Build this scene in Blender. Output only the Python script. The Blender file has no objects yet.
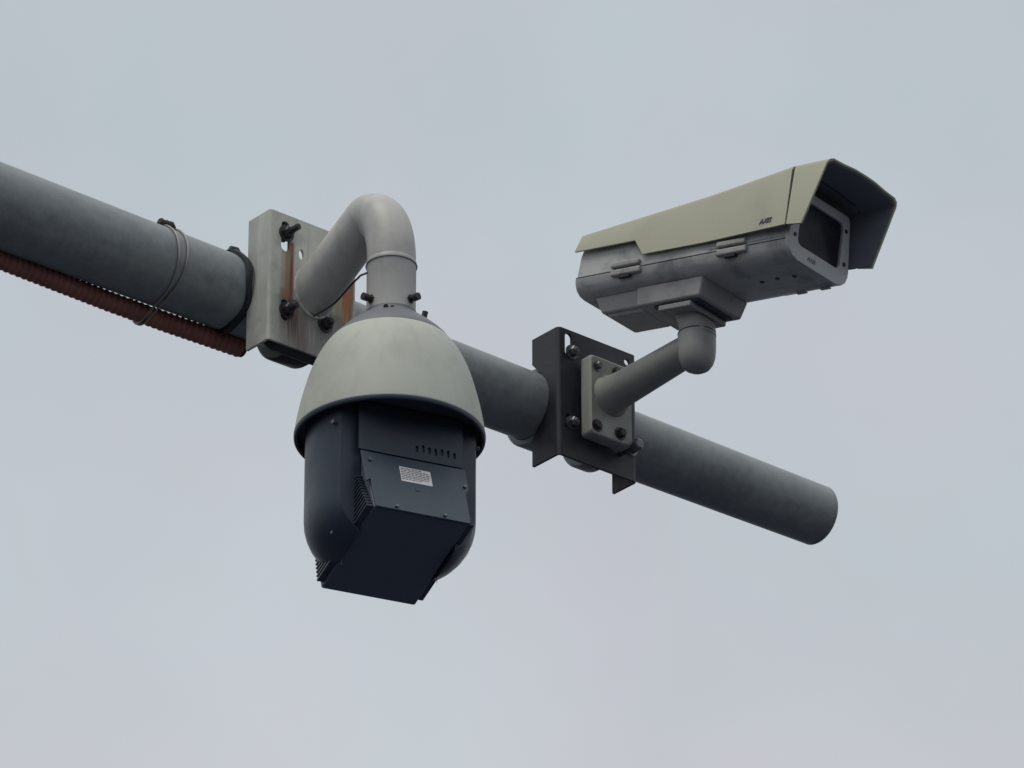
import bpy, bmesh, math, random
from mathutils import Vector, Matrix
R = math.radians
random.seed(4)
sc = bpy.context.scene
C = sc.collection

# ------------------------------------------------------------------ camera, sky, light
cam_d = bpy.data.cameras.new("camera"); cam = bpy.data.objects.new("camera", cam_d); C.objects.link(cam)
cam.location = (0, 0, 1.6); cam.rotation_euler = (R(90 + 27), 0, 0)
cam_d.sensor_width = 36; cam_d.lens = 6000 / 1024 * 36; cam_d.clip_end = 2000
sc.camera = cam
sc.view_settings.view_transform = 'Standard'; sc.view_settings.look = 'None'
sc.view_settings.exposure = 0; sc.view_settings.gamma = 1

SUN_EL, SUN_AZ = 64, -40          # high, behind the viewer's left shoulder (cloud-veiled)
world = bpy.data.worlds.new("World"); sc.world = world; world.use_nodes = True
nt = world.node_tree; N = nt.nodes; L = nt.links; N.clear()
out = N.new('ShaderNodeOutputWorld'); bg = N.new('ShaderNodeBackground'); L.new(bg.outputs[0], out.inputs[0])
bg.inputs['Strength'].default_value = 0.1
sky = N.new('ShaderNodeTexSky'); sky.sky_type = 'NISHITA'; sky.sun_disc = False
sky.sun_elevation = R(SUN_EL); sky.sun_rotation = R(180 + SUN_AZ); sky.dust_density = 3
tc = N.new('ShaderNodeTexCoord'); sx = N.new('ShaderNodeSeparateXYZ'); L.new(tc.outputs['Generated'], sx.inputs[0])
ramp = N.new('ShaderNodeValToRGB'); L.new(sx.outputs[2], ramp.inputs[0])     # cloud layer by height above the horizon
els = ramp.color_ramp.elements
els[0].position = 0.0; els[0].color = (.058, .066, .085, 1)
els[1].position = 1.0; els[1].color = (.92, .95, .98, 1)
for pos, col in ((.02, (.40, .43, .47, 1)), (.38, (.600, .622, .662, 1)), (.46, (.555, .604, .645, 1)), (.53, (.523, .580, .625, 1)), (.70, (.66, .70, .75, 1))):
    e = els.new(pos); e.color = col
nz = N.new('ShaderNodeTexNoise'); nz.inputs['Scale'].default_value = 14; nz.inputs['Detail'].default_value = 3
L.new(tc.outputs['Generated'], nz.inputs['Vector'])
nm = N.new('ShaderNodeMapRange'); nm.inputs['From Min'].default_value = .3; nm.inputs['From Max'].default_value = .7
nm.inputs['To Min'].default_value = .965; nm.inputs['To Max'].default_value = 1.045
L.new(nz.outputs['Fac'], nm.inputs[0])
nz2 = N.new('ShaderNodeTexNoise'); nz2.inputs['Scale'].default_value = 22; nz2.inputs['Detail'].default_value = 2
L.new(tc.outputs['Generated'], nz2.inputs['Vector'])
tint = N.new('ShaderNodeMix'); tint.data_type = 'RGBA'
tint.inputs['A'].default_value = (1.022, .988, 1.0, 1); tint.inputs['B'].default_value = (.978, 1.014, 1.002, 1)
nm2 = N.new('ShaderNodeMapRange'); nm2.inputs['From Min'].default_value = .35; nm2.inputs['From Max'].default_value = .65
L.new(nz2.outputs['Fac'], nm2.inputs[0]); L.new(nm2.outputs[0], tint.inputs['Factor'])
m1 = N.new('ShaderNodeVectorMath'); m1.operation = 'MULTIPLY'; L.new(ramp.outputs[0], m1.inputs[0]); L.new(tint.outputs['Result'], m1.inputs[1])
m2 = N.new('ShaderNodeVectorMath'); m2.operation = 'SCALE'; L.new(m1.outputs[0], m2.inputs[0]); L.new(nm.outputs[0], m2.inputs['Scale'])
m3 = N.new('ShaderNodeVectorMath'); m3.operation = 'SCALE'; L.new(m2.outputs[0], m3.inputs[0]); m3.inputs['Scale'].default_value = 9.6
add = N.new('ShaderNodeMix'); add.data_type = 'RGBA'; add.inputs['Factor'].default_value = .05
L.new(m3.outputs[0], add.inputs['A']); L.new(sky.outputs[0], add.inputs['B']); L.new(add.outputs['Result'], bg.inputs['Color'])

sd = bpy.data.lights.new("sun", 'SUN'); sd.energy = 1.1; sd.angle = R(30); sd.color = (1, .95, .86)
sun = bpy.data.objects.new("sun", sd); C.objects.link(sun); sun.location = (0, 0, 12)
dirv = Vector((math.sin(R(SUN_AZ)) * math.cos(R(SUN_EL)), -math.cos(R(SUN_AZ)) * math.cos(R(SUN_EL)), math.sin(R(SUN_EL))))
sun.rotation_euler = dirv.to_track_quat('Z', 'Y').to_euler()

# ------------------------------------------------------------------ materials
def mat(name, col, rough=.55, metal=0.0, var=.12, scale=30, bump=.15, bscale=200, stains_shade=None, spec=.5, grime=None, streak=None, coat=0):
    """base colour with mottling; grime = (colour, amount, scale); stains = [(x, ztop, zbot, halfwidth, colour, strength)] in part space"""
    m = bpy.data.materials.new(name); m.use_nodes = True
    nt = m.node_tree; N = nt.nodes; L = nt.links
    b = N['Principled BSDF']
    b.inputs['Roughness'].default_value = rough; b.inputs['Metallic'].default_value = metal
    b.inputs['Specular IOR Level'].default_value = spec; b.inputs['Coat Weight'].default_value = coat
    tc = N.new('ShaderNodeTexCoord')
    n1 = N.new('ShaderNodeTexNoise'); n1.inputs['Scale'].default_value = scale; n1.inputs['Detail'].default_value = 6; n1.inputs['Roughness'].default_value = .6
    L.new(tc.outputs['Object'], n1.inputs['Vector'])
    mx = N.new('ShaderNodeMix'); mx.data_type = 'RGBA'
    mx.inputs['A'].default_value = (*[max(0, c * (1 - var * 2)) for c in col], 1); mx.inputs['B'].default_value = (*[min(1, c * (1 + var * 2)) for c in col], 1)
    L.new(n1.outputs['Fac'], mx.inputs['Factor'])
    cur = mx.outputs['Result']
    def over(fac, colr):
        nonlocal cur
        q = N.new('ShaderNodeMix'); q.data_type = 'RGBA'; L.new(fac, q.inputs['Factor']); L.new(cur, q.inputs['A']); q.inputs['B'].default_value = (*colr, 1)
        cur = q.outputs['Result']
    def mr(src, a, b_, c, d):
        q = N.new('ShaderNodeMapRange'); q.interpolation_type = 'SMOOTHSTEP'
        for k, v in (('From Min', a), ('From Max', b_), ('To Min', c), ('To Max', d)): q.inputs[k].default_value = v
        L.new(src, q.inputs[0]); return q.outputs[0]
    def mul(a, c):
        q = N.new('ShaderNodeMath'); q.operation = 'MULTIPLY'; L.new(a, q.inputs[0])
        if isinstance(c, float): q.inputs[1].default_value = c
        else: L.new(c, q.inputs[1])
        return q.outputs[0]
    if grime:
        gc, ga, gs = grime
        n = N.new('ShaderNodeTexNoise'); n.inputs['Scale'].default_value = gs; n.inputs['Detail'].default_value = 8; n.inputs['Roughness'].default_value = .65
        L.new(tc.outputs['Object'], n.inputs['Vector'])
        over(mul(mr(n.outputs['Fac'], .45, .72, 0, 1), float(ga)), gc)
    if streak:                                       # vertical run-off marks
        scl, colr, amt = streak
        mp = N.new('ShaderNodeMapping'); mp.inputs['Scale'].default_value = scl; L.new(tc.outputs['Object'], mp.inputs[0])
        n = N.new('ShaderNodeTexNoise'); n.inputs['Scale'].default_value = 1; n.inputs['Detail'].default_value = 5
        L.new(mp.outputs[0], n.inputs['Vector'])
        over(mul(mr(n.outputs['Fac'], .5, .72, 0, 1), float(amt)), colr)
    if stains_shade:
        sp = N.new('ShaderNodeSeparateXYZ'); L.new(tc.outputs['Object'], sp.inputs[0])
        mp = N.new('ShaderNodeMapping'); mp.inputs['Scale'].default_value = (420, 60, 22); L.new(tc.outputs['Object'], mp.inputs[0])
        n = N.new('ShaderNodeTexNoise'); n.inputs['Scale'].default_value = 1; n.inputs['Detail'].default_value = 4; L.new(mp.outputs[0], n.inputs['Vector'])
        for (x0, zt, zb, hw, colr, st) in stains_shade:
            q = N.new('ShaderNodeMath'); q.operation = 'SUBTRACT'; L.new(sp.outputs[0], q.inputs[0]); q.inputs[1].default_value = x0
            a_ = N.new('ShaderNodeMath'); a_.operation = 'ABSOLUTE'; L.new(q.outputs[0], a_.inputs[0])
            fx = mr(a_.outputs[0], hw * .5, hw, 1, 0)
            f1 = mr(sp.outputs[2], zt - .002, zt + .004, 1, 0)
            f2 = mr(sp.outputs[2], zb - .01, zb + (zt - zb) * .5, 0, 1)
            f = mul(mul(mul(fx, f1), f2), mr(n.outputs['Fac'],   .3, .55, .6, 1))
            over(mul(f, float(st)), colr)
    L.new(cur, b.inputs['Base Color'])
    rr = mr(n1.outputs['Fac'], .3, .7, max(0, rough - .08), min(1, rough + .1)); L.new(rr, b.inputs['Roughness'])
    if bump:
        n2 = N.new('ShaderNodeTexNoise'); n2.inputs['Scale'].default_value = bscale; n2.inputs['Detail'].default_value = 4
        L.new(tc.outputs['Object'], n2.inputs['Vector'])
        bp = N.new('ShaderNodeBump'); bp.inputs['Strength'].default_value = bump; bp.inputs['Distance'].default_value = .002
        L.new(n2.outputs['Fac'], bp.inputs['Height']); L.new(bp.outputs[0], b.inputs['Normal'])
    return m

RUST = (.19, .042, .018); RUST2 = (.36, .125, .035)
M = dict(
    pipe=mat('weathered_galvanised_steel', (.245, .265, .270), .5, .1, var=.2, scale=70, bump=.12, bscale=300, grime=((.15, .165, .18), .5, 17), streak=((7, 60, 60), (.31, .325, .32), .4)),
    pipe_end=mat('cut_steel_rim', (.10, .105, .11), .6, .2),
    conduit=mat('faded_red_plastic', (.34, .125, .100), .55, 0, var=.2, scale=40, grime=((.12, .06, .055), .5, 14)),
    wire=mat('zinc_wire', (.34, .32, .30), .4, .6, var=.2),
    knot=mat('tarnished_wire', (.05, .047, .045), .6, .3),
    band=mat('black_rubber', (.013, .015, .02), .55, 0),
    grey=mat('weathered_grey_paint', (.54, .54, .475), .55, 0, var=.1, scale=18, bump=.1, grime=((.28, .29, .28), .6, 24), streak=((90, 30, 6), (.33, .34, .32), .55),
             stains_shade=[(-.4680, -.018, -.085, .0125, (.17, .06, .035), .8), (-.400, -.030, -.085, .014, (.20, .10, .06), .6), (-.4625, .056, -.065, .0095, RUST, 1.0), (-.4690, .042, -.09, .010, (.34, .28, .19), .7), (-.4665, -.02, -.06, .008, RUST2, .5),
                     (-.372, .06, -.09, .016, (.40, .30, .17), .9), (-.364, .09, -.085, .011, RUST2, 1.0), (-.3555, .085, -.07, .005, RUST, .8), (-.44, -.045, -.16, .012, (.22, .13, .08), .7), (-.425, -.030, -.22, .075, (.17, .155, .15), .75), (-.4545, -.03, -.10, .012, (.12, .07, .05), .8)]),  # widest brown entry: grime plus painted-in shade beneath the curved arm
    arm=mat('pale_grey_paint', (.52, .51, .475), .5, 0, var=.07, scale=14, bump=.06, grime=((.30, .29, .285), .5, 16), streak=((60, 60, 9), (.34, .33, .32), .35)),
    shroud=mat('pale_grey_plastic', (.51, .53, .46), .6, 0, var=.06, scale=26, bump=.03, grime=((.40, .41, .36), .55, 15), streak=((70, 70, 6), (.42, .43, .38), .4)),
    lip=mat('shroud_lip', (.30, .31, .31), .5, 0),
    cap=mat('mid_grey_plastic', (.16, .17, .18), .5, 0),
    black=mat('dark_blue_black_plastic', (.030, .044, .066), .42, 0, var=.15, scale=12, bump=.04, grime=((.05, .055, .065), .5, 20)),
    black2=mat('matt_black_plastic', (.060, .070, .102), .6, 0),
    module=mat('dark_module_casting', (.11, .128, .175), .6, 0, var=.12, scale=30, bump=.05),
    panel=mat('slate_metal_panel', (.050, .073, .094), .5, 0, var=.1, scale=14, bump=.05, grime=((.05, .06, .075), .6, 30)),
    sticker=mat('aged_paper_label', (.80, .77, .76), .6, 0, var=.08, scale=120, bump=0),
    ink=mat('printed_ink', (.09, .09, .10), .6, 0, bump=0, var=.05),
    steel=mat('bolt_steel', (.15, .155, .16), .4, .6, var=.2, scale=60),
    bolt=mat('dark_oxidised_bolt', (.045, .042, .045), .5, .4, var=.3, scale=90),
    dark=mat('dark_brown_painted_steel', (.024, .025, .033), .5, .1, var=.25, scale=24, bump=.12, grime=((.055, .056, .065), .5, 24)),
    cream=mat('yellowed_cream_plastic', (.455, .445, .33), .55, 0, var=.05, scale=9, bump=.04, grime=((.35, .345, .275), .6, 12), streak=((6, 60, 60), (.37, .365, .29), .35)),
    body=mat('weathered_light_grey_paint', (.49, .485, .465), .5, 0, var=.1, scale=12, bump=.05, grime=((.17, .175, .18), .85, 20), streak=((10, 60, 60), (.27, .275, .28), .6)),
    body2=mat('weathered_base_paint', (.45, .43, .41), .55, 0, var=.1, scale=18, bump=.05, grime=((.24, .23, .235), .6, 26)),
    latch=mat('latch_paint', (.38, .365, .35), .5, 0, var=.15, scale=50, grime=((.13, .12, .11), .7, 70)),
    frame=mat('light_grey_frame', (.44, .45, .455), .45, 0, var=.06, scale=20, bump=.04),
    glass=mat('dark_window_glass', (.018, .020, .030), .22, 0, var=.05, bump=0, spec=.12),
    visor_in=mat('dark_visor_lining', (.19, .21, .24), .65, 0, var=.15, scale=14),
    cam_arm=mat('grey_green_cast_paint', (.31, .31, .275), .5, 0, var=.09, scale=16, bump=.1, grime=((.22, .225, .215), .6, 18), streak=((50, 8, 50), (.27, .28, .26), .4)),
    elbow=mat('grey_cast_paint', (.32, .32, .30), .5, 0, var=.09, scale=18, bump=.08, grime=((.22, .22, .215), .6, 22)),
    cable=mat('thin_black_cable', (.02, .022, .025), .5, 0),
    lens=mat('lens_glass', (.01, .01, .014), .05, 0, bump=0),
)

# ------------------------------------------------------------------ helpers
def root(name, loc, rz, label, cat, group=None, ry=0):
    o = bpy.data.objects.new(name, None); C.objects.link(o); o.empty_display_size = .05
    o.location = loc; o.rotation_euler = (0, ry, rz)
    o['label'] = label; o['category'] = cat
    if group: o['group'] = group
    return o
def obj(name, bm, m, parent=None, bevel=0, seg=2, smooth=35):
    me = bpy.data.meshes.new(name)
    bmesh.ops.recalc_face_normals(bm, faces=bm.faces[:])
    for f in bm.faces: f.smooth = True
    if not bevel:
        for e in bm.edges:
            if len(e.link_faces) == 2 and e.calc_face_angle(0) > R(smooth): e.smooth = False
    bm.to_mesh(me); bm.free()
    me.materials.append(M[m])
    o = bpy.data.objects.new(name, me); C.objects.link(o); o.parent = parent
    if bevel:
        b = o.modifiers.new('bevel', 'BEVEL'); b.width = bevel; b.segments = seg; b.limit_method = 'ANGLE'; b.angle_limit = R(28); b.harden_normals = True
    return o
def new(): return bmesh.new()
def box(bm, x0, x1, y0, y1, z0, z1, mx=None):
    vs = [Vector((x, y, z)) for x in (x0, x1) for y in (y0, y1) for z in (z0, z1)]
    if mx: vs = [mx @ v for v in vs]
    v = [bm.verts.new(p) for p in vs]
    for f in ((0, 1, 3, 2), (4, 6, 7, 5), (0, 4, 5, 1), (2, 3, 7, 6), (0, 2, 6, 4), (1, 5, 7, 3)): bm.faces.new([v[i] for i in f])
    return v
def loft(bm, rings, cap0=True, cap1=True, closed=True):
    prev = None; first = None
    for r in rings:
        cur = [bm.verts.new(p) for p in r]
        if prev:
            n = len(cur)
            for i in range(n if closed else n - 1):
                bm.faces.new((prev[i], prev[(i + 1) % n], cur[(i + 1) % n], cur[i]))
        else: first = cur
        prev = cur
    if cap0: bm.faces.new(first[::-1])
    if cap1: bm.faces.new(prev)
def lathe(bm, prof, c=(0, 0, 0), axis='z', n=64, capped=True):
    """prof: [(radius, height)] about the axis through c"""
    rings = []
    for r, h in prof:
        ring = []
        for k in range(n):
            a = 2 * math.pi * k / n; u, v = r * math.cos(a), r * math.sin(a)
            p = (u, v, h) if axis == 'z' else (u, h, v) if axis == 'y' else (h, u, v)
            ring.append(Vector(c) + Vector(p))
        rings.append(ring)
    loft(bm, rings, capped, capped)
def tube(bm, pts, rad, n=20, cap=True, ref=Vector((0, 0, 1))):
    pts = [Vector(p) for p in pts]; rings = []; nrm = None
    for i, p in enumerate(pts):
        t = (pts[min(i + 1, len(pts) - 1)] - pts[max(i - 1, 0)]).normalized()
        if nrm is None:
            nrm = t.cross(ref)
            if nrm.length < .1: nrm = t.cross(Vector((1, 0, 0)))
            nrm.normalize()
        else: nrm = (nrm - t * nrm.dot(t)).normalized()
        b = t.cross(nrm); r = rad[i] if isinstance(rad, (list, tuple)) else rad
        rings.append([p + (nrm * math.cos(2 * math.pi * k / n) + b * math.sin(2 * math.pi * k / n)) * r for k in range(n)])
    loft(bm, rings, cap, cap)
def prism(bm, poly, a0, a1, plane='yz'):
    def P(u, v, a): return Vector((a, u, v)) if plane == 'yz' else Vector((u, a, v)) if plane == 'xz' else Vector((u, v, a))
    loft(bm, [[P(u, v, a0) for u, v in poly], [P(u, v, a1) for u, v in poly]])
def rrect(x0, x1, z0, z1, r, n=5):
    p = []
    for cx, cz, a0 in ((x1 - r, z1 - r, 0), (x0 + r, z1 - r, 90), (x0 + r, z0 + r, 180), (x1 - r, z0 + r, 270)):
        for k in range(n + 1):
            a = R(a0 + 90 * k / n); p.append((cx + r * math.cos(a), cz + r * math.sin(a)))
    return p
def plate_mesh(outer, holes, thick, bev=0):
    """flat plate with holes through it, in its own xy plane, centred on z = 0"""
    cu = bpy.data.curves.new('plate', 'CURVE'); cu.dimensions = '2D'; cu.fill_mode = 'BOTH'; cu.extrude = thick / 2 - bev; cu.bevel_depth = bev; cu.bevel_resolution = 1
    for poly in [outer] + holes:
        s = cu.splines.new('POLY'); s.points.add(len(poly) - 1)
        for i, (x, y) in enumerate(poly): s.points[i].co = (x, y, 0, 1)
        s.use_cyclic_u = True
    o = bpy.data.objects.new('plate', cu); C.objects.link(o)
    bpy.context.view_layer.update()
    me = bpy.data.meshes.new_from_object(o)
    bpy.data.objects.remove(o); return me
def add_mesh(bm, me, mx):
    me.transform(mx); bm.from_mesh(me); bpy.data.meshes.remove(me)
def xz_plate(bm, outer, holes, y, thick, bev=0):
    add_mesh(bm, plate_mesh(outer, holes, thick, bev), Matrix.Translation((0, y, 0)) @ Matrix.Rotation(R(90), 4, 'X'))
def text_mesh(s, size, thick=.0002, shear=.25):
    cu = bpy.data.curves.new('t', 'FONT'); cu.body = s; cu.size = size; cu.extrude = thick; cu.shear = shear; cu.offset = size * .012
    cu.align_x = 'CENTER'; cu.align_y = 'CENTER'
    o = bpy.data.objects.new('t', cu); C.objects.link(o); bpy.context.view_layer.update()
    me = bpy.data.meshes.new_from_object(o); bpy.data.objects.remove(o); return me
def circ(cx, cz, r, n=16, rz=None): return [(cx + r * math.cos(2 * math.pi * k / n), cz + (rz or r) * math.sin(2 * math.pi * k / n)) for k in range(n)]
def slot(cx, cz, r, h, n=8):
    return [(cx + r * math.cos(math.pi * k / n), cz + h / 2 + r * math.sin(math.pi * k / n)) for k in range(n + 1)] + [(cx - r * math.cos(math.pi * k / n), cz - h / 2 - r * math.sin(math.pi * k / n)) for k in range(n + 1)]
def hexbolt(bm, x, y, z, r=.006, h=.006, rod=0, washer=True, tilt=0):
    if washer: lathe(bm, [(r * 1.45, y), (r * 1.45, y - .0015)], (x, 0, z), 'y', 20)
    lathe(bm, [(r, y - .0015), (r, y - .0015 - h * .8), (r * .8, y - .0015 - h)], (x, 0, z), 'y', 6)
    if rod: lathe(bm, [(r * .55, y - h), (r * .55, y - h - rod), (r * .4, y - h - rod - .001)], (x, 0, z), 'y', 12)

# ------------------------------------------------------------------ the pipe: frame of everything bolted to it
PO = Vector((0, 7.49462, 5.39356)); PA = R(39.958)
def prad(x): return .0445 + (.58 - x) * (.0105 / 1.46)
arm = root('mast_pipe', PO, PA, 'long weathered galvanised steel pipe with open cut end, carrying both surveillance cameras', 'pipe')
bm = new(); xs = [-2.2 + i * .04 for i in range(70)]; xs = [x for x in xs if x < .575] + [.575]
rings = [[Vector((x, prad(x) * math.cos(2 * math.pi * k / 96), prad(x) * math.sin(2 * math.pi * k / 96))) for k in range(96)] for x in xs]
loft(bm, rings, True, False); obj('tube', bm, 'pipe', arm)
bm = new(); r0 = prad(.58)
lathe(bm, [(r0, .5752), (r0 + .0002, .579), (r0 - .0012, .581), (r0 - .004, .581), (r0 - .005, .579), (r0 - .005, .50)], (0, 0, 0), 'x', 96, False)
obj('end_rim', bm, 'pipe', arm)

# corrugated conduit below the pipe
con = root('corrugated_conduit', PO, PA, 'faded red corrugated plastic conduit hanging under the left run of pipe', 'conduit')
bm = new(); x = -1.9; pts = []; rads = []
def con_c(x):
    t = (x + .5) / -.4                      # 0 at the bracket, 1 at the picture's left edge
    ang = R(33.4 + 1.5 * max(0, t) + .8 * math.sin(x * 9))
    d = prad(x) + .0138 + .0002
    d -= .0075 * max(0, t - .42) + .0010 * max(0, .18 - t) / .18
    return Vector((x, math.sin(ang) * d, -math.cos(ang) * d))
while x < -.456:
    for f, r in ((0, .0117), (.15, .0119), (.3, .0135), (.5, .0140), (.7, .0135), (.85, .0119)):
        pts.append(con_c(x + f * .0098)); rads.append(r)
    x += .0098
tube(bm, pts, rads, 28); o_ = obj('ribbed_hose', bm, 'conduit', con, smooth=60)
bm = new(); tube(bm, [con_c(-.453), con_c(-.447)], .0125, 20); obj('cable_end', bm, 'band', con)

# twisted wire tie around pipe and conduit
tie = root('wire_tie', PO, PA, 'thin doubled wire looped round pipe and conduit, twisted into a knot on top', 'wire')
def hull_loop(x, off, skew=0):
    pr = prad(x) + off; c2 = con_c(x); pc = []
    for k in range(240):
        a = 2 * math.pi * k / 240; d = Vector((0, math.cos(a), math.sin(a)))
        best = max((pr * 1.0, (c2.y * d.y + c2.z * d.z) + .0140 + off))
        pc.append((a, best))
    # support function -> hull points
    ptsl = []
    for k in range(240):
        a, h = pc[k]; h2 = pc[(k + 1) % 240][1]; h0 = pc[k - 1][1]; dh = (h2 - h0) / (2 * 2 * math.pi / 240)
        ptsl.append(Vector((x + skew * math.cos(a + 1), h * math.cos(a) - dh * math.sin(a), h * math.sin(a) + dh * math.cos(a))))
    return ptsl
for sx_, sk in ((-.623, .004), (-.612, -.003)):
    bm = new(); p = hull_loop(sx_, .0016, sk); tube(bm, p + [p[0], p[1]], .0015, 8, False); obj('wire_strand', bm, 'wire', tie)
bm = new(); rr = prad(-.62)
kp = []
for k in range(60):
    t = k / 59; a = t * 2 * math.pi * 2.6
    kp.append((-.632 + .022 * t + .0015 * math.cos(a), -.33 * rr + .0042 * math.cos(a), .93 * rr + .0055 + .0042 * math.sin(a)))
tube(bm, kp, .0028, 8)
tube(bm, [(-.634, -.32 * rr, .93 * rr + .003), (-.628, -.33 * rr, .93 * rr + .006), (-.612, -.34 * rr, .93 * rr + .0075), (-.607, -.34 * rr, .93 * rr + .004)], [.003, .0055, .0055, .003], 10)
obj('twisted_knot', bm, 'knot', tie, smooth=80)

# black band against the left bracket
bd = root('pipe_band', PO, PA, 'black band wrapped round the pipe against the rust-streaked grey bracket', 'band')
bm = new(); x0 = -.507; r0 = prad(x0)
ring = []
for k in range(73):
    a = 2 * math.pi * k / 72
    wob = .0016 * math.sin(3 * a + .6) + .0009 * math.sin(7 * a); xo = .0018 * math.sin(5 * a + 1) + .0065 * (1 - math.sin(a)) - .004
    ring.append([Vector((x0 + dx + xo, (r0 + dr + wob * (dr > .001)) * math.cos(a), (r0 + dr + wob * (dr > .001)) * math.sin(a))) for dx, dr in ((-.0055, .0005), (-.0048, .0035), (0, .0048), (.0048, .0035), (.0055, .0005))])
loft(bm, ring, False, False, True); obj('strap_loop', bm, 'band', bd, smooth=60)
bm = new()
tube(bm, [(x0 - .012, -.42 * r0, .90 * r0 + .001), (x0 - .006, -.40 * r0, .92 * r0 + .006), (x0 + .004, -.36 * r0, .94 * r0 + .007), (x0 + .014, -.30 * r0, .95 * r0 + .003)], [.002, .0045, .005, .003], 10)
obj('strap_buckle', bm, 'band', bd, smooth=60)

# ------------------------------------------------------------------ the two pipe brackets
def bracket(name, label, xl, xr, yf, yb, z0, z1, mt, holes, clamps, bolts, small_holes, btm):
    t = root(name, PO, PA, label, 'bracket', 'steel channel brackets clamped to the pipe')
    bm = new(); rc = .0045 if mt == 'grey' else .007; th = .004
    # front plate (holes cut through), rounded bends, two flanges notched round the pipe
    xz_plate(bm, [(xl + rc, z0), (xr - rc, z0), (xr - rc, z1), (xl + rc, z1)], holes, yf + th / 2, th)
    for s, xe in ((1, xl), (-1, xr)):
        rings = []; short = s < 0 and yb > -.02
        for k in range(7):
            a = R(90 * k / 6); cx = xe + s * rc; cy = yf + rc
            rings.append([Vector((cx - s * r * math.sin(a), cy - r * math.cos(a), z)) for r, z in ((rc, z0), (rc, z1), (rc - th, z1), (rc - th, z0))])
        loft(bm, rings)
        pr = prad(xe) + .0012; ys = yf + rc; poly = [(ys, z1), (yb, z1)]
        if -yb < pr:
            za = math.sqrt(pr * pr - yb * yb)
            if yb > -.02:                                            # deep flange: a chamfered mouth, then the round seat
                poly += [(yb, .058), (-.032, math.sqrt(pr * pr - .032 ** 2))]
                a0 = math.acos(-(-.032) / pr)
            else: a0 = math.atan2(za, -yb); poly += [(yb, za)]
            for k in range(1, 12):
                a = a0 - 2 * a0 * k / 12; poly.append((-pr * math.cos(a), pr * math.sin(a)))
            if yb > -.02: poly += [(-.032, -math.sqrt(pr * pr - .032 ** 2)), (yb, -.058)]
            else: poly += [(yb, -za)]
        poly += [(yb, z0), (ys, z0)]
        if short: poly = [(ys, z1), (-.056, z1), (-.056, -.058), (-.032, -.062), (-.020, -.066), (-.020, z0), (ys, z0)]
        me = plate_mesh([(y, z) for y, z in poly], [], th)
        # local (u,v,w) -> (y,z,x)
        add_mesh(bm, me, Matrix(((0, 0, 1, xe + s * th / 2), (1, 0, 0, 0), (0, 1, 0, 0), (0, 0, 0, 1))))
    obj('channel_plate', bm, mt, t, smooth=30)
    for (cx, w, extra) in clamps:                                     # saddle straps round the back of the pipe
        bm = new(); r1 = prad(cx) + .0008; r2 = r1 + extra; ring = []
        for k in range(33):
            a = R(-112 + 224 * k / 32)                                # 0 = straight behind the pipe
            u, v = math.cos(a), math.sin(a)
            ring.append([Vector((cx + dx, u * r, v * r)) for dx, r in ((-w / 2, r1), (-w / 2, r2 - .003), (-w / 2 + .004, r2), (w / 2 - .004, r2), (w / 2, r2 - .003), (w / 2, r1))])
        loft(bm, ring); obj('clamp_saddle', bm, btm[1], t, smooth=40)
    for (bx, bz, rod, mtb) in bolts:
        bm = new(); hexbolt(bm, bx, yf, bz, .0085 if mtb == 'bolt' else .0075, .009, rod)
        lathe(bm, [(.004, yf), (.004, yf + .07)], (bx, 0, bz), 'y', 12)    # shank back to the saddle
        obj('bolt', bm, mtb, t, smooth=30)
    return t

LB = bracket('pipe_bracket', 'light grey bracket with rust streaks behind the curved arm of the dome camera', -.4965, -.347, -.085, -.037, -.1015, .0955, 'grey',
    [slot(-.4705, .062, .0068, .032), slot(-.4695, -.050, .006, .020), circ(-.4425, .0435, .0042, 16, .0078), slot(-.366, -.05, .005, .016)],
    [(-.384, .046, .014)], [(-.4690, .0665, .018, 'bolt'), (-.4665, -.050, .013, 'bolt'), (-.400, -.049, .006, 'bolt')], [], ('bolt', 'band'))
bm = new()                                                            # lower lip of the rear clamp seen beneath the plate
prism(bm, [(-.079, -.1035), (-.062, -.1035), (-.050, -.092), (-.050, -.080), (-.0795, -.080)], -.478, -.352, 'yz')
obj('lower_spacer', bm, 'band', LB, bevel=.003)
bm = new(); box(bm, -.4795, -.4615, -.0795, -.070, .060, .090); obj('clamp_bar', bm, 'bolt', LB, bevel=.002)

RB = bracket('pipe_bracket', 'dark near-black steel bracket with notched flanges behind the box camera arm', .026, .171, -.070, -.013, -.101, .098, 'dark',
    [slot(.0445, .074, .0064, .024), slot(.044, -.046, .0052, .014), circ(.1530, .0825, .0050), slot(.158, -.05, .0052, .012)],
    [(.052, .040, .009), (.150, .030, .010)], [(.050, .064, .003, 'steel'), (.050, -.047, .003, 'steel'), (.160, -.052, .004, 'steel')], [], ('steel', 'pipe'))

# ------------------------------------------------------------------ gooseneck arm and dome camera
AX, AY = -.42, -.252
goose = root('curved_camera_arm', PO, PA, 'thick pale grey curved tube bending down from the rusty bracket to the dome camera', 'camera arm')
GR = .0325
z0_, rise = -.007, R(29)
d1 = Vector((0, -math.cos(rise), math.sin(rise))); d2 = Vector((0, 0, -1))
p0 = Vector((AX, -.0855, z0_)); pin = Vector((0, .016, 0)); corner = p0 + d1 * ((-.0855 - AY) / math.cos(rise))
s0 = corner - d1 * .060; c1_ = s0 + d1 * .008; c2_ = corner + d2 * .035; s1 = corner + d2 * .115
pts = [p0 - d1 * .014, p0.lerp(s0, .33), p0.lerp(s0, .66)]
for k in range(25):                                                   # bend: tight at the arm, easing into the drop
    t = k / 24; pts.append(s0 * (1 - t) ** 3 + c1_ * 3 * t * (1 - t) ** 2 + c2_ * 3 * t * t * (1 - t) + s1 * t ** 3)
end = Vector((AX, AY, -.052)); pts.append(end)
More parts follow.
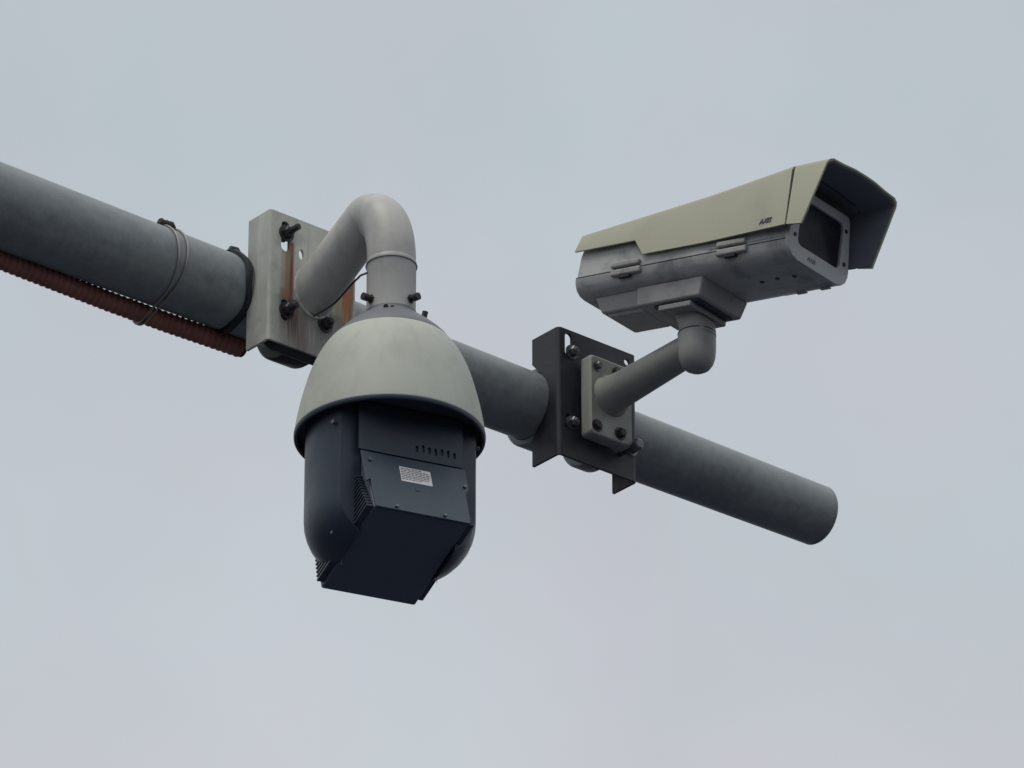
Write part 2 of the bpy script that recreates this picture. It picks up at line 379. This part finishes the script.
bm = new(); tube(bm, pts, GR, 64); obj('bent_tube', bm, 'arm', goose)
bm = new(); ring = []                                                 # weld / foot flange where the tube meets the bracket
for k in range(49):
    a = 2 * math.pi * k / 48
    bx_, bz_ = GR * math.cos(a), GR / math.cos(rise) * math.sin(a)
    wb = .0008 * math.sin(k * 2.3)
    c_ = Vector((AX + bx_ * 1.01, -.0855, z0_ + bz_ * 1.01)); n_ = Vector((math.cos(a), 0, math.sin(a)))
    ring.append([c_ + n_ * (.0026 + wb) * math.cos(b) + Vector((0, -1, 0)) * (.0026 + wb) * math.sin(b) for b in [2 * math.pi * j / 8 for j in range(8)]])
loft(bm, ring, False, False); obj('weld_bead', bm, 'arm', goose, smooth=60)
bm = new()
lathe(bm, [(GR, -.030), (GR + .0012, -.032), (GR + .0012, -.0365), (GR + .0005, -.0385), (GR + .0003, -.108), (GR - .003, -.108)], (AX, AY, 0), 'z', 64)
obj('collar_sleeve', bm, 'arm', goose)
bm = new(); tube(bm, [(AX + (GR + .0014) * math.cos(2 * math.pi * k / 48), AY + (GR + .0014) * math.sin(2 * math.pi * k / 48), -.0365) for k in range(50)], .0008, 6, False)
obj('seam_ring', bm, 'cap', goose)
for ang in (-38, -142, 90):                                             # clamping screws standing out of the sleeve
    d = Vector((math.cos(R(ang)), math.sin(R(ang)), 0)); d.rotate(Matrix.Rotation(-PA, 3, 'Z')); c0 = Vector((AX, AY, -.095))
    bm = new(); tube(bm, [c0 + d * (GR - .002), c0 + d * (GR + .012)], .0036, 12)
    tube(bm, [c0 + d * (GR + .007), c0 + d * (GR + .0145)], .0052, 16); tube(bm, [c0 + d * (GR - .001), c0 + d * (GR + .0025)], .0062, 6)
    obj('clamp_screw', bm, 'bolt', goose)

# thin cable from under the arm to the sleeve
cb = root('thin_cable', PO, PA, 'thin black cable running along the underside of the curved arm', 'cable')
bm = new(); path = []
ctrl = [Vector((AX - .030, AY + .012, -.050)), Vector((AX - .016, AY + .045, -.036)), Vector((AX + .004, AY + .075, -.020)), Vector((AX + .012, AY + .105, -.019)), Vector((AX + .010, AY + .135, -.033)), Vector((AX - .006, AY + .160, -.048))]
def catmull(P, n=8):
    o = []
    for i in range(len(P) - 1):
        a, b, c, d = P[max(i - 1, 0)], P[i], P[i + 1], P[min(i + 2, len(P) - 1)]
        for k in range(n):
            t = k / n; o.append(.5 * ((2 * b) + (c - a) * t + (2 * a - 5 * b + 4 * c - d) * t * t + (3 * b - a - 3 * c + d) * t ** 3))
    return o + [P[-1]]
tube(bm, catmull(ctrl), .0014, 8); obj('cable_run', bm, 'cable', cb)

# dome camera: built about its own vertical axis, turned so that x runs along the head's width
HA = R(24)
v = Vector((AX, AY, 0)); v.rotate(Matrix.Rotation(PA, 3, 'Z')); DW = PO + v
dome = root('dome_camera', DW, HA, 'large dome camera with pale round hood and black rotating head, hanging from the curved arm', 'camera')
bm = new()
prof = [(.027, -.104), (.0345, -.1075), (.0355, -.112), (.040, -.1155), (.056, -.128), (.070, -.141), (.0775, -.149), (.0795, -.1535), (.0765, -.1565)]
lathe(bm, prof, n=96); obj('top_cap', bm, 'cap', dome)
bm = new(); d = Vector((-.0, -1, 0)); d.rotate(Matrix.Rotation(-HA + R(-2), 3, 'Z'))
for dx in (-.0045, .0045): tube(bm, [Vector((0, 0, -.118)) + d * .036 + Vector((dx, 0, 0)), Vector((0, 0, -.121)) + d * .047 + Vector((dx, 0, 0))], .0035, 10)
obj('cap_screw', bm, 'bolt', dome)
bm = new(); d = Vector((.82, -.5, 0)); d.rotate(Matrix.Rotation(-HA, 3, 'Z')); tube(bm, [d * .052 + Vector((0, 0, -.132)), d * .056 + Vector((0, 0, -.118))], .004, 10); obj('cap_screw', bm, 'bolt', dome)
hp = [(.0765, -.1530), (.0800, -.1535), (.0870, -.1620), (.0970, -.1790), (.1060, -.2010), (.1132, -.2250), (.1190, -.2490), (.1228, -.2690), (.1248, -.2820), (.1255, -.2885)]
bm = new()
def smooth_prof(pr, n=5):
    P = [Vector((a, b, 0)) for a, b in pr]; return [(p.x, p.y) for p in catmull(P, n)]
lathe(bm, smooth_prof(hp) + [(.1225, -.2885), (.1185, -.268), (.107, -.225), (.088, -.176)], n=128, capped=False); obj('hood', bm, 'shroud', dome)
bm = new(); lathe(bm, [(.1254, -.2880), (.1260, -.2905), (.1257, -.2935), (.1246, -.2950), (.1216, -.2950), (.1200, -.2930), (.1200, -.281)], n=128, capped=False)
obj('rim_lip', bm, 'black', dome)
bm = new(); lathe(bm, [(.1254, -.2870), (.1259, -.2877), (.1260, -.2893), (.1255, -.2897)], n=128, capped=False); obj('rim_trim', bm, 'lip', dome)
bm = new(); lathe(bm, [(.118, -.276), (.118, -.280), (.06, -.280)], n=96); obj('inner_disc', bm, 'black2', dome)

# side shells of the head: a rounded drum with a slot for the camera module
def half_shell(s):
    """s = -1 or +1 side of the head; a drum of radius r cut at |x| > xi and y > yc"""
    bm = new(); r = .1120; xi = .0672; yc = -.060; rings = []
    prof = [(1, -.280), (1, -.400), (1, -.414)]
    for k in range(1, 11):
        a = R(9 * k); prof.append((max(.60, math.cos(a) ** .66), -.414 - .072 * math.sin(a)))
    for f, z in prof:
        rr_ = r * f; ring = []
        y1 = math.sqrt(max(rr_ ** 2 - xi ** 2, 1e-6)); yb_ = max(-y1, yc)
        a0 = math.atan2(yb_, math.sqrt(max(rr_ ** 2 - yb_ ** 2, 1e-8))); a1 = math.atan2(y1, xi)
        for k in range(25):
            a = a0 + (a1 - a0) * k / 24; ring.append(Vector((s * rr_ * math.cos(a), rr_ * math.sin(a), z)))
        ring.append(Vector((s * xi, y1 - .0002, z))); ring.append(Vector((s * xi, yb_, z)))
        rings.append(ring)
    loft(bm, rings); bmesh.ops.remove_doubles(bm, verts=bm.verts, dist=.0001)
    return bm
for s in (-1, 1): obj('side_shell', half_shell(s), 'black', dome, bevel=.004, seg=3).location.x = .0013
# camera module
HW = .0655
bm = new()
prism(bm, [(-.1045, -.449), (-.069, -.353), (-.069, -.281), (.085, -.281), (.102, -.392), (.073, -.487), (.069, -.4895)], -HW + .001, HW + .002, 'yz')
mod = obj('camera_module', bm, 'module', dome, bevel=.0025)
u = Vector((0, .036, .097)).normalized(); nrmP = Vector((0, -u.z, u.y))          # panel's up and outward directions
PB = Vector((.0025, -.108, -.449))
Mx = Matrix.Translation(PB) @ Matrix(((1, 0, 0, 0), (0, u.y, nrmP.y, 0), (0, u.z, nrmP.z, 0), (0, 0, 0, 1)))   # local (x, along u, outward)
# the plate above the bend stands upright and has the vent slots
H_ = .0985
bm = new()
add_mesh(bm, plate_mesh([(-.0655, 0), (.0655, 0), (.0665, .055), (.0725, .064), (.0725, H_), (-.0735, H_), (-.0735, .044), (-.0665, .050)], [], .003, .0006), Mx)
obj('rear_panel', bm, 'panel', dome, smooth=30)
bm = new(); sl = [slot(.008 + .0088 * k, -.3375 + .0009 * ((k * 5) % 3), .0019, .006 + .001 * (k % 2)) for k in range(7)]
xz_plate(bm, [(-.0735, -.3525), (.0725, -.3525), (.0725, -.285), (-.0735, -.285)], sl, -.0715, .003)
obj('vent_panel', bm, 'black', dome, smooth=30)
def on_panel(x, h, out=.0017): return Mx @ Vector((x, h, out))
for (x, h) in ((-.0640, .083), (.0670, .066), (-.037, .0045), (.030, .0045)):
    bm = new(); a = on_panel(x, h, .001); b = on_panel(x, h, .0042); tube(bm, [a, b], .0023, 14); obj('panel_screw', bm, 'steel', dome)
bm = new(); a = on_panel(-.006 + .004, .044, .001); b = on_panel(-.002, .044, .0022); tube(bm, [a, b], .0035, 14); obj('panel_plug', bm, 'black2', dome)
# aged rating label with illegible print
st = new(); box(st, -.0230, .0205, .0550, .0815, .0015, .0021, Mx); stk = obj('rating_label', st, 'sticker', dome)
ink = new(); random.seed(2)
for k in range(7):
    y = .0787 - k * .0032; x = -.0218
    while x < (.016 if k not in (0, 6) else .004):
        w = random.uniform(.0015, .0055); box(ink, x, min(x + w, .0180), y - .0007, y + .0006, .0020, .0023, Mx); x += w + random.uniform(.0006, .0014)
obj('print_lines', ink, 'ink', stk)
# heat-sink fins down both sides of the module
fd = Vector((0, .173, -.038)).normalized(); fu = Vector((0, -fd.z, fd.y))
fin_mats = Matrix.Translation(PB) @ Matrix(((1, 0, 0, 0), (0, fd.y, fu.y, 0), (0, fd.z, fu.z, 0), (0, 0, 0, 1)))
for s in (-1, 1):
    bm = new()
    for k in range(14):
        h = .003 + k * .0063
        if h > .07: L0, L1 = .034, .160
        else: L0, L1 = .004 + h * .36, .175 - .0 * h
        x0f, x1f = (HW - .001, HW + (.0078 if s > 0 else .0110)); box(bm, s * x0f if s > 0 else -x1f, s * x1f if s > 0 else -x0f, L0, L1, h, h + .0026, fin_mats)
    obj('heat_sink_fins', bm, 'black', dome)
for (ang, z) in ((-152, -.312), (-28, -.309)):
    d = Vector((math.cos(R(ang)), math.sin(R(ang)), 0)); bm = new(); tube(bm, [d * .1135 + Vector((0, 0, z)), d * .1175 + Vector((0, 0, z))], .003, 12); obj('shell_screw', bm, 'steel', dome)
bm = new(); d = Vector((math.cos(R(-160)), math.sin(R(-160)), 0)); tube(bm, [d * .098 + Vector((0, 0, -.460)), d * .1005 + Vector((0, 0, -.460))], .002, 12); obj('shell_screw', bm, 'steel', dome)
bm = new(); fc = Vector((0, .083, -.437)); fn = Vector((0, .95, -.31)).normalized(); tube(bm, [fc, fc + fn * .008], .032, 32); obj('lens_window', bm, 'lens', dome)

# ------------------------------------------------------------------ box camera arm
carm = root('camera_support_arm', PO, PA, 'straight tapered grey arm with bolted foot plate and round elbow under the box camera', 'camera arm')
EX, EY = .089, -.290
bm = new(); poly = rrect(.0595, .1365, -.0695, .0545, .006)
rings = []
for y, s in ((-.0800, 1), (-.0955, 1), (-.0985, .985), (-.1, .955)):
    rings.append([Vector((.098 + (x - .098) * s, y, -.011 + (z + .011) * s)) for x, z in poly])
loft(bm, rings); obj('foot_plate', bm, 'cam_arm', carm, smooth=30)
bm = new(); pts = []; rads = []
for k in range(18):
    t = k / 17; y = -.098 + (EY + .098) * t
    pts.append((.0965 + (EX - .0965) * t, y, -.001 + .002 * t)); rads.append(.0258 - .0040 * t + .0065 * math.exp(-t * 22))
tube(bm, pts, rads, 56); obj('arm_tube', bm, 'cam_arm', carm)
bm = new()
lathe(bm, [(.004, -.0400), (.011, -.0388), (.0175, -.0350), (.0222, -.0285), (.0250, -.020), (.0262, -.009), (.0264, .005), (.0262, .0165), (.0256, .0172), (.0236, .0172), (.0236, .0200)], (EX, EY, 0), 'z', 64)
obj('swivel_elbow', bm, 'elbow', carm)
for (bx_, bz_, rr_, hh, mm) in ((.0712, .0375, .0062, .006, 'steel'), (.1080, .0385, .0070, .005, 'bolt'), (.0705, -.0555, .0074, .004, 'bolt'), (.1130, -.0550, .0078, .007, 'bolt')):
    bm = new(); lathe(bm, [(rr_ * 1.25, -.0995), (rr_ * 1.25, -.1012)], (bx_, 0, bz_), 'y', 20); hexbolt(bm, bx_, -.1005, bz_, rr_ * .85, hh, 0, False)
    obj('foot_bolt', bm, mm, carm, smooth=30)
bm = new(); lathe(bm, [(.0045, -.07), (.0045, -.104), (.0085, -.1045), (.0085, -.111), (.006, -.1125)], (.139, 0, -.066), 'y', 6); obj('foot_bolt', bm, 'steel', carm, smooth=30)

# ------------------------------------------------------------------ box camera
v = Vector((EX, EY, 0)); v.rotate(Matrix.Rotation(PA, 3, 'Z'))
BA = R(-38.6)
bc = root('box_camera', PO + v, BA, 'rectangular weatherproof box camera with yellowed cream sunshield and dark front window', 'camera', ry=R(9))
bc.rotation_mode = 'XYZ'
def sec(half, n_r=5):
    """mirror a half section [(y,z)...] listed from bottom centre up the -y side"""
    return half + [(-y, z) for y, z in reversed(half)]
low = sec([(0.0, .0780), (-.044, .0780), (-.054, .0800), (-.0615, .0850), (-.0660, .0920), (-.0685, .1015)])
up = sec([(0.0, .1030), (-.0685, .1030), (-.0675, .115), (-.0655, .135), (-.0600, .165), (-.050, .1745)])
bm = new(); rings = []
for x, s in ((-.1795, .88), (-.177, .96), (-.171, 1), (.190, 1)):
    rings.append([Vector((x, y * (s * .5 + .5) if s < 1 else y, .1025 + (z - .1025) * s)) for y, z in low[:6] + low[6:]])
low_o = loft(bm, rings); obj('lower_housing', bm, 'body', bc, bevel=.0008)
bm = new(); rings = []
for x, s in ((-.1740, .97), (-.1725, 1), (.190, 1)):
    rings.append([Vector((x + (.004 if x < 0 and z > .15 else 0), y * s, z)) for y, z in up])
loft(bm, rings); obj('upper_housing', bm, 'body', bc, bevel=.0015)
bm = new(); box(bm, -.176, .189, -.0672, .0672, .1008, .1037); obj('seam_gasket', bm, 'black2', bc)
bm = new(); box(bm, .058, .186, -.0694, -.0680, .1062, .1085); obj('side_ridge', bm, 'body', bc, bevel=.0006)
# latches along the near and far seam
for s in (-1, 1):
    for lx in (-.085, .099):
        bm = new()
        box(bm, lx - .026, lx + .024, min(s * .0665, s * .0745), max(s * .0665, s * .0745), .1045, .1135)
        box(bm, lx - .026, lx + .026, min(s * .0655, s * .0735), max(s * .0655, s * .0735), .0925, .1025)
        lt = obj('latch', bm, 'latch', bc, bevel=.003, seg=3)
        bm = new(); box(bm, lx - .012, lx + .008, min(s * .066, s * .072), max(s * .066, s * .072), .0885, .0935); obj('latch_hook', bm, 'band', lt, bevel=.001)
# front frame with rounded opening, glass set behind it
fx = .192
outer = [(-.0440, .0785), (.0440, .0785), (.0560, .0815), (.0640, .0880), (.0675, .097), (.0680, .104), (.0600, .176), (.0560, .182), (-.0560, .182), (-.0600, .176), (-.0680, .104), (-.0675, .097), (-.0640, .0880), (-.0560, .0815)]
hole = rrect(-.0490, .0490, .1000, .1700, .010)
me = plate_mesh(outer, [hole], .006, .0008); bm = new()
add_mesh(bm, me, Matrix(((0, 0, 1, fx), (1, 0, 0, 0), (0, 1, 0, 0), (0, 0, 0, 1)))); ff = obj('front_frame', bm, 'frame', bc, smooth=30)
bm = new(); box(bm, .1885, .1905, -.052, .052, .097, .173); obj('front_window', bm, 'glass', bc)
for (y, z) in ((-.0560, .112), (.0565, .112), (.0535, .160), (-.0540, .160)):
    bm = new(); lathe(bm, [(.0030, fx + .0025), (.0030, fx + .0042)], (0, y, z), 'x', 14); obj('frame_screw', bm, 'bolt', ff)
me = text_mesh('AXIS', .0088, shear=.2); bm = new(); add_mesh(bm, me, Matrix(((0, 0, 1, fx + .0032), (1, 0, 0, -.015), (0, 1, 0, .0888), (0, 0, 0, 1)))); obj('lettering', bm, 'ink', ff)
# sunshield: an arched sheet over the housing, deeper in front, raked visor lip
def shield_section(x, zb, t=0.0):
    """section at x from near bottom edge over the crown to the far bottom edge; t insets it (inner skin)"""
    k = (x + .175) / .37                     # crown rises towards the front
    zc = .1820 + .0290 * min(k, 1) + .0010 * max(0, k - 1)
    zk = .1640 + .0335 * min(k, 1); tw = 1 + .10 * min(1, max(0, k))
    fl = 1 + .14 * min(1, max(0, (x - .05) / .17))       # slight flare towards the visor
    h = [(-.0740, zb), (-.0735, zb + .003), (-.0650, zk), (-.0625, zk + .006), (-.0570, zk + .0095), (-.040, zc - .0030), (-.018, zc - .0004), (0, zc)]
    o = []
    for y, z in h: o.append((y * fl * (tw if z >= zk - .0001 else 1) * (1 - t / .074), z - (t if z > zk else 0)))
    return o + [(-y, z) for y, z in reversed(o[:-1])]
def shield(x_list, rake=None):
    bm = new(); rings = []
    for i, (x, zb) in enumerate(x_list):
        so = shield_section(x, zb); si = shield_section(x, zb, .0028)
        def X(z): return x if not rake else x + rake(x, z)
        rings.append([Vector((X(z), y, z)) for y, z in so] + [Vector((X(z), y, z)) for y, z in reversed(si)])
    loft(bm, rings); return bm
sh = shield([(-.1790, .1405), (-.072, .1405), (-.0555, .1170), (.05, .1165), (.1965, .1155)])
shld = obj('sunshield', sh, 'cream', bc, bevel=.0006, smooth=25)
rk = lambda x, z: max(0, (x - .196) / .030) * (z - .1165) * .35
vs = shield([(.1985, .1155), (.2000, .1150), (.2270, .1115)], rk)
obj('visor', vs, 'cream', bc, bevel=.0006)
# dark lining inside the visor
bm = new(); rings = []
for x in (.1750, .1960, .2260):
    s_ = shield_section(x, .1145, .0032); s2 = shield_section(x, .1145, .0044)
    rings.append([Vector((x + rk(x, z), y, z)) for y, z in s_] + [Vector((x + rk(x, z), y, z)) for y, z in reversed(s2)])
loft(bm, rings); obj('visor_lining', bm, 'visor_in', bc)
bm = new(); rings = []
for x in (.1962, .1988):
    s_ = shield_section(x, .1185); rings.append([Vector((x, y * .985, z - .0012)) for y, z in s_] + [Vector((x, y * .955, z - .0045)) for y, z in reversed(s_)])
loft(bm, rings); obj('shield_seam', bm, 'bolt', bc)
me = text_mesh('AXIS', .0098, thick=.0006, shear=.35); bm = new()
# near side of the shield leans inwards: follow that plane
sl_ = Vector((0, .0029, .0756)).normalized(); ax_ = Vector((1, -.0605, 0)).normalized(); nn = ax_.cross(sl_).normalized()
pos = Vector((.1600, -.0800, .1275)) + nn * .0003
add_mesh(bm, me, Matrix(((ax_.x, 0, nn.x, pos.x), (ax_.y, sl_.y, nn.y, pos.y), (0, sl_.z, nn.z, pos.z), (0, 0, 0, 1)))); obj('lettering', bm, 'ink', shld)
# underside screws
for (x, y) in ((.103, -.002), (.131, -.004), (.158, -.001)):
    bm = new(); lathe(bm, [(.0032, .0785), (.0032, .0768)], (x, y, 0), 'z', 14); obj('underside_screw', bm, 'bolt', bc)
bm = new()
for x in (.125, .165): box(bm, x, x + .016, .047, .053, .0765, .0785)
obj('hinge_tab', bm, 'body', bc, bevel=.0005)
# cable base under the housing, in two pieces
def trough(x0, x1, zt, zb, wt, wb, sl0=0, sl1=0):
    bm = new()
    loft(bm, [[Vector((x0 + (sl0 if z == zb else 0), y, z)) for y, z in ((-wt, zt), (wt, zt), (wb, zb), (-wb, zb))], [Vector((x1 - (sl1 if z == zb else 0), y, z)) for y, z in ((-wt, zt), (wt, zt), (wb, zb), (-wb, zb))]])
    return bm
obj('rear_base_box', trough(-.155, -.0772, .0785, .0565, .0470, .0380, .008, 0), 'body2', bc, bevel=.003, seg=3)
bm = trough(-.142, -.0772, .0570, .0525, .0330, .0300, .004, 0); obj('rear_base_lid', bm, 'body2', bc, bevel=.0015)
obj('front_base_box', trough(-.0768, .0390,   .0788, .0520, .0525, .0480, 0, .006), 'body2', bc, bevel=.003, seg=3)
bm = new(); box(bm, -.052, .026, -.0400, .0380, .0485, .0525); obj('base_plate', bm, 'black', bc, bevel=.001)
bm = new()
loft(bm, [[Vector((x, y, z)) for x, y in ((-.040, -.0450), (.016, -.0450), (.016, .038), (-.040, .038))] for z in (.0490, .0405)]); obj('mounting_head', bm, 'elbow', bc, bevel=.002, seg=3)
bm = new(); rings = []                                               # flared neck from square head to round swivel
for t in [i / 8 for i in range(9)]:
    z = .0410 - .0250 * t; ring = []; e = t ** .6
    for k in range(48):
        a = 2 * math.pi * k / 48; c, s = math.cos(a), math.sin(a); q = 1 / max(abs(c), abs(s))
        sx_, sy_ = .022 * min(q, 1.22) * c - .012, .025 * min(q, 1.22) * s
        ring.append(Vector((sx_ * (1 - e) + (.0250 * c) * e, sy_ * (1 - e) + .0250 * s * e, z)))
    rings.append(ring)
loft(bm, rings); obj('flared_neck', bm, 'elbow', bc, smooth=50)

bm = new(); lathe(bm, [(.0240, .0160), (.0266, .0164), (.0266, .0182), (.0240, .0186)], (EX, EY, 0), 'z', 48); obj('joint_washer', bm, 'bolt', carm)
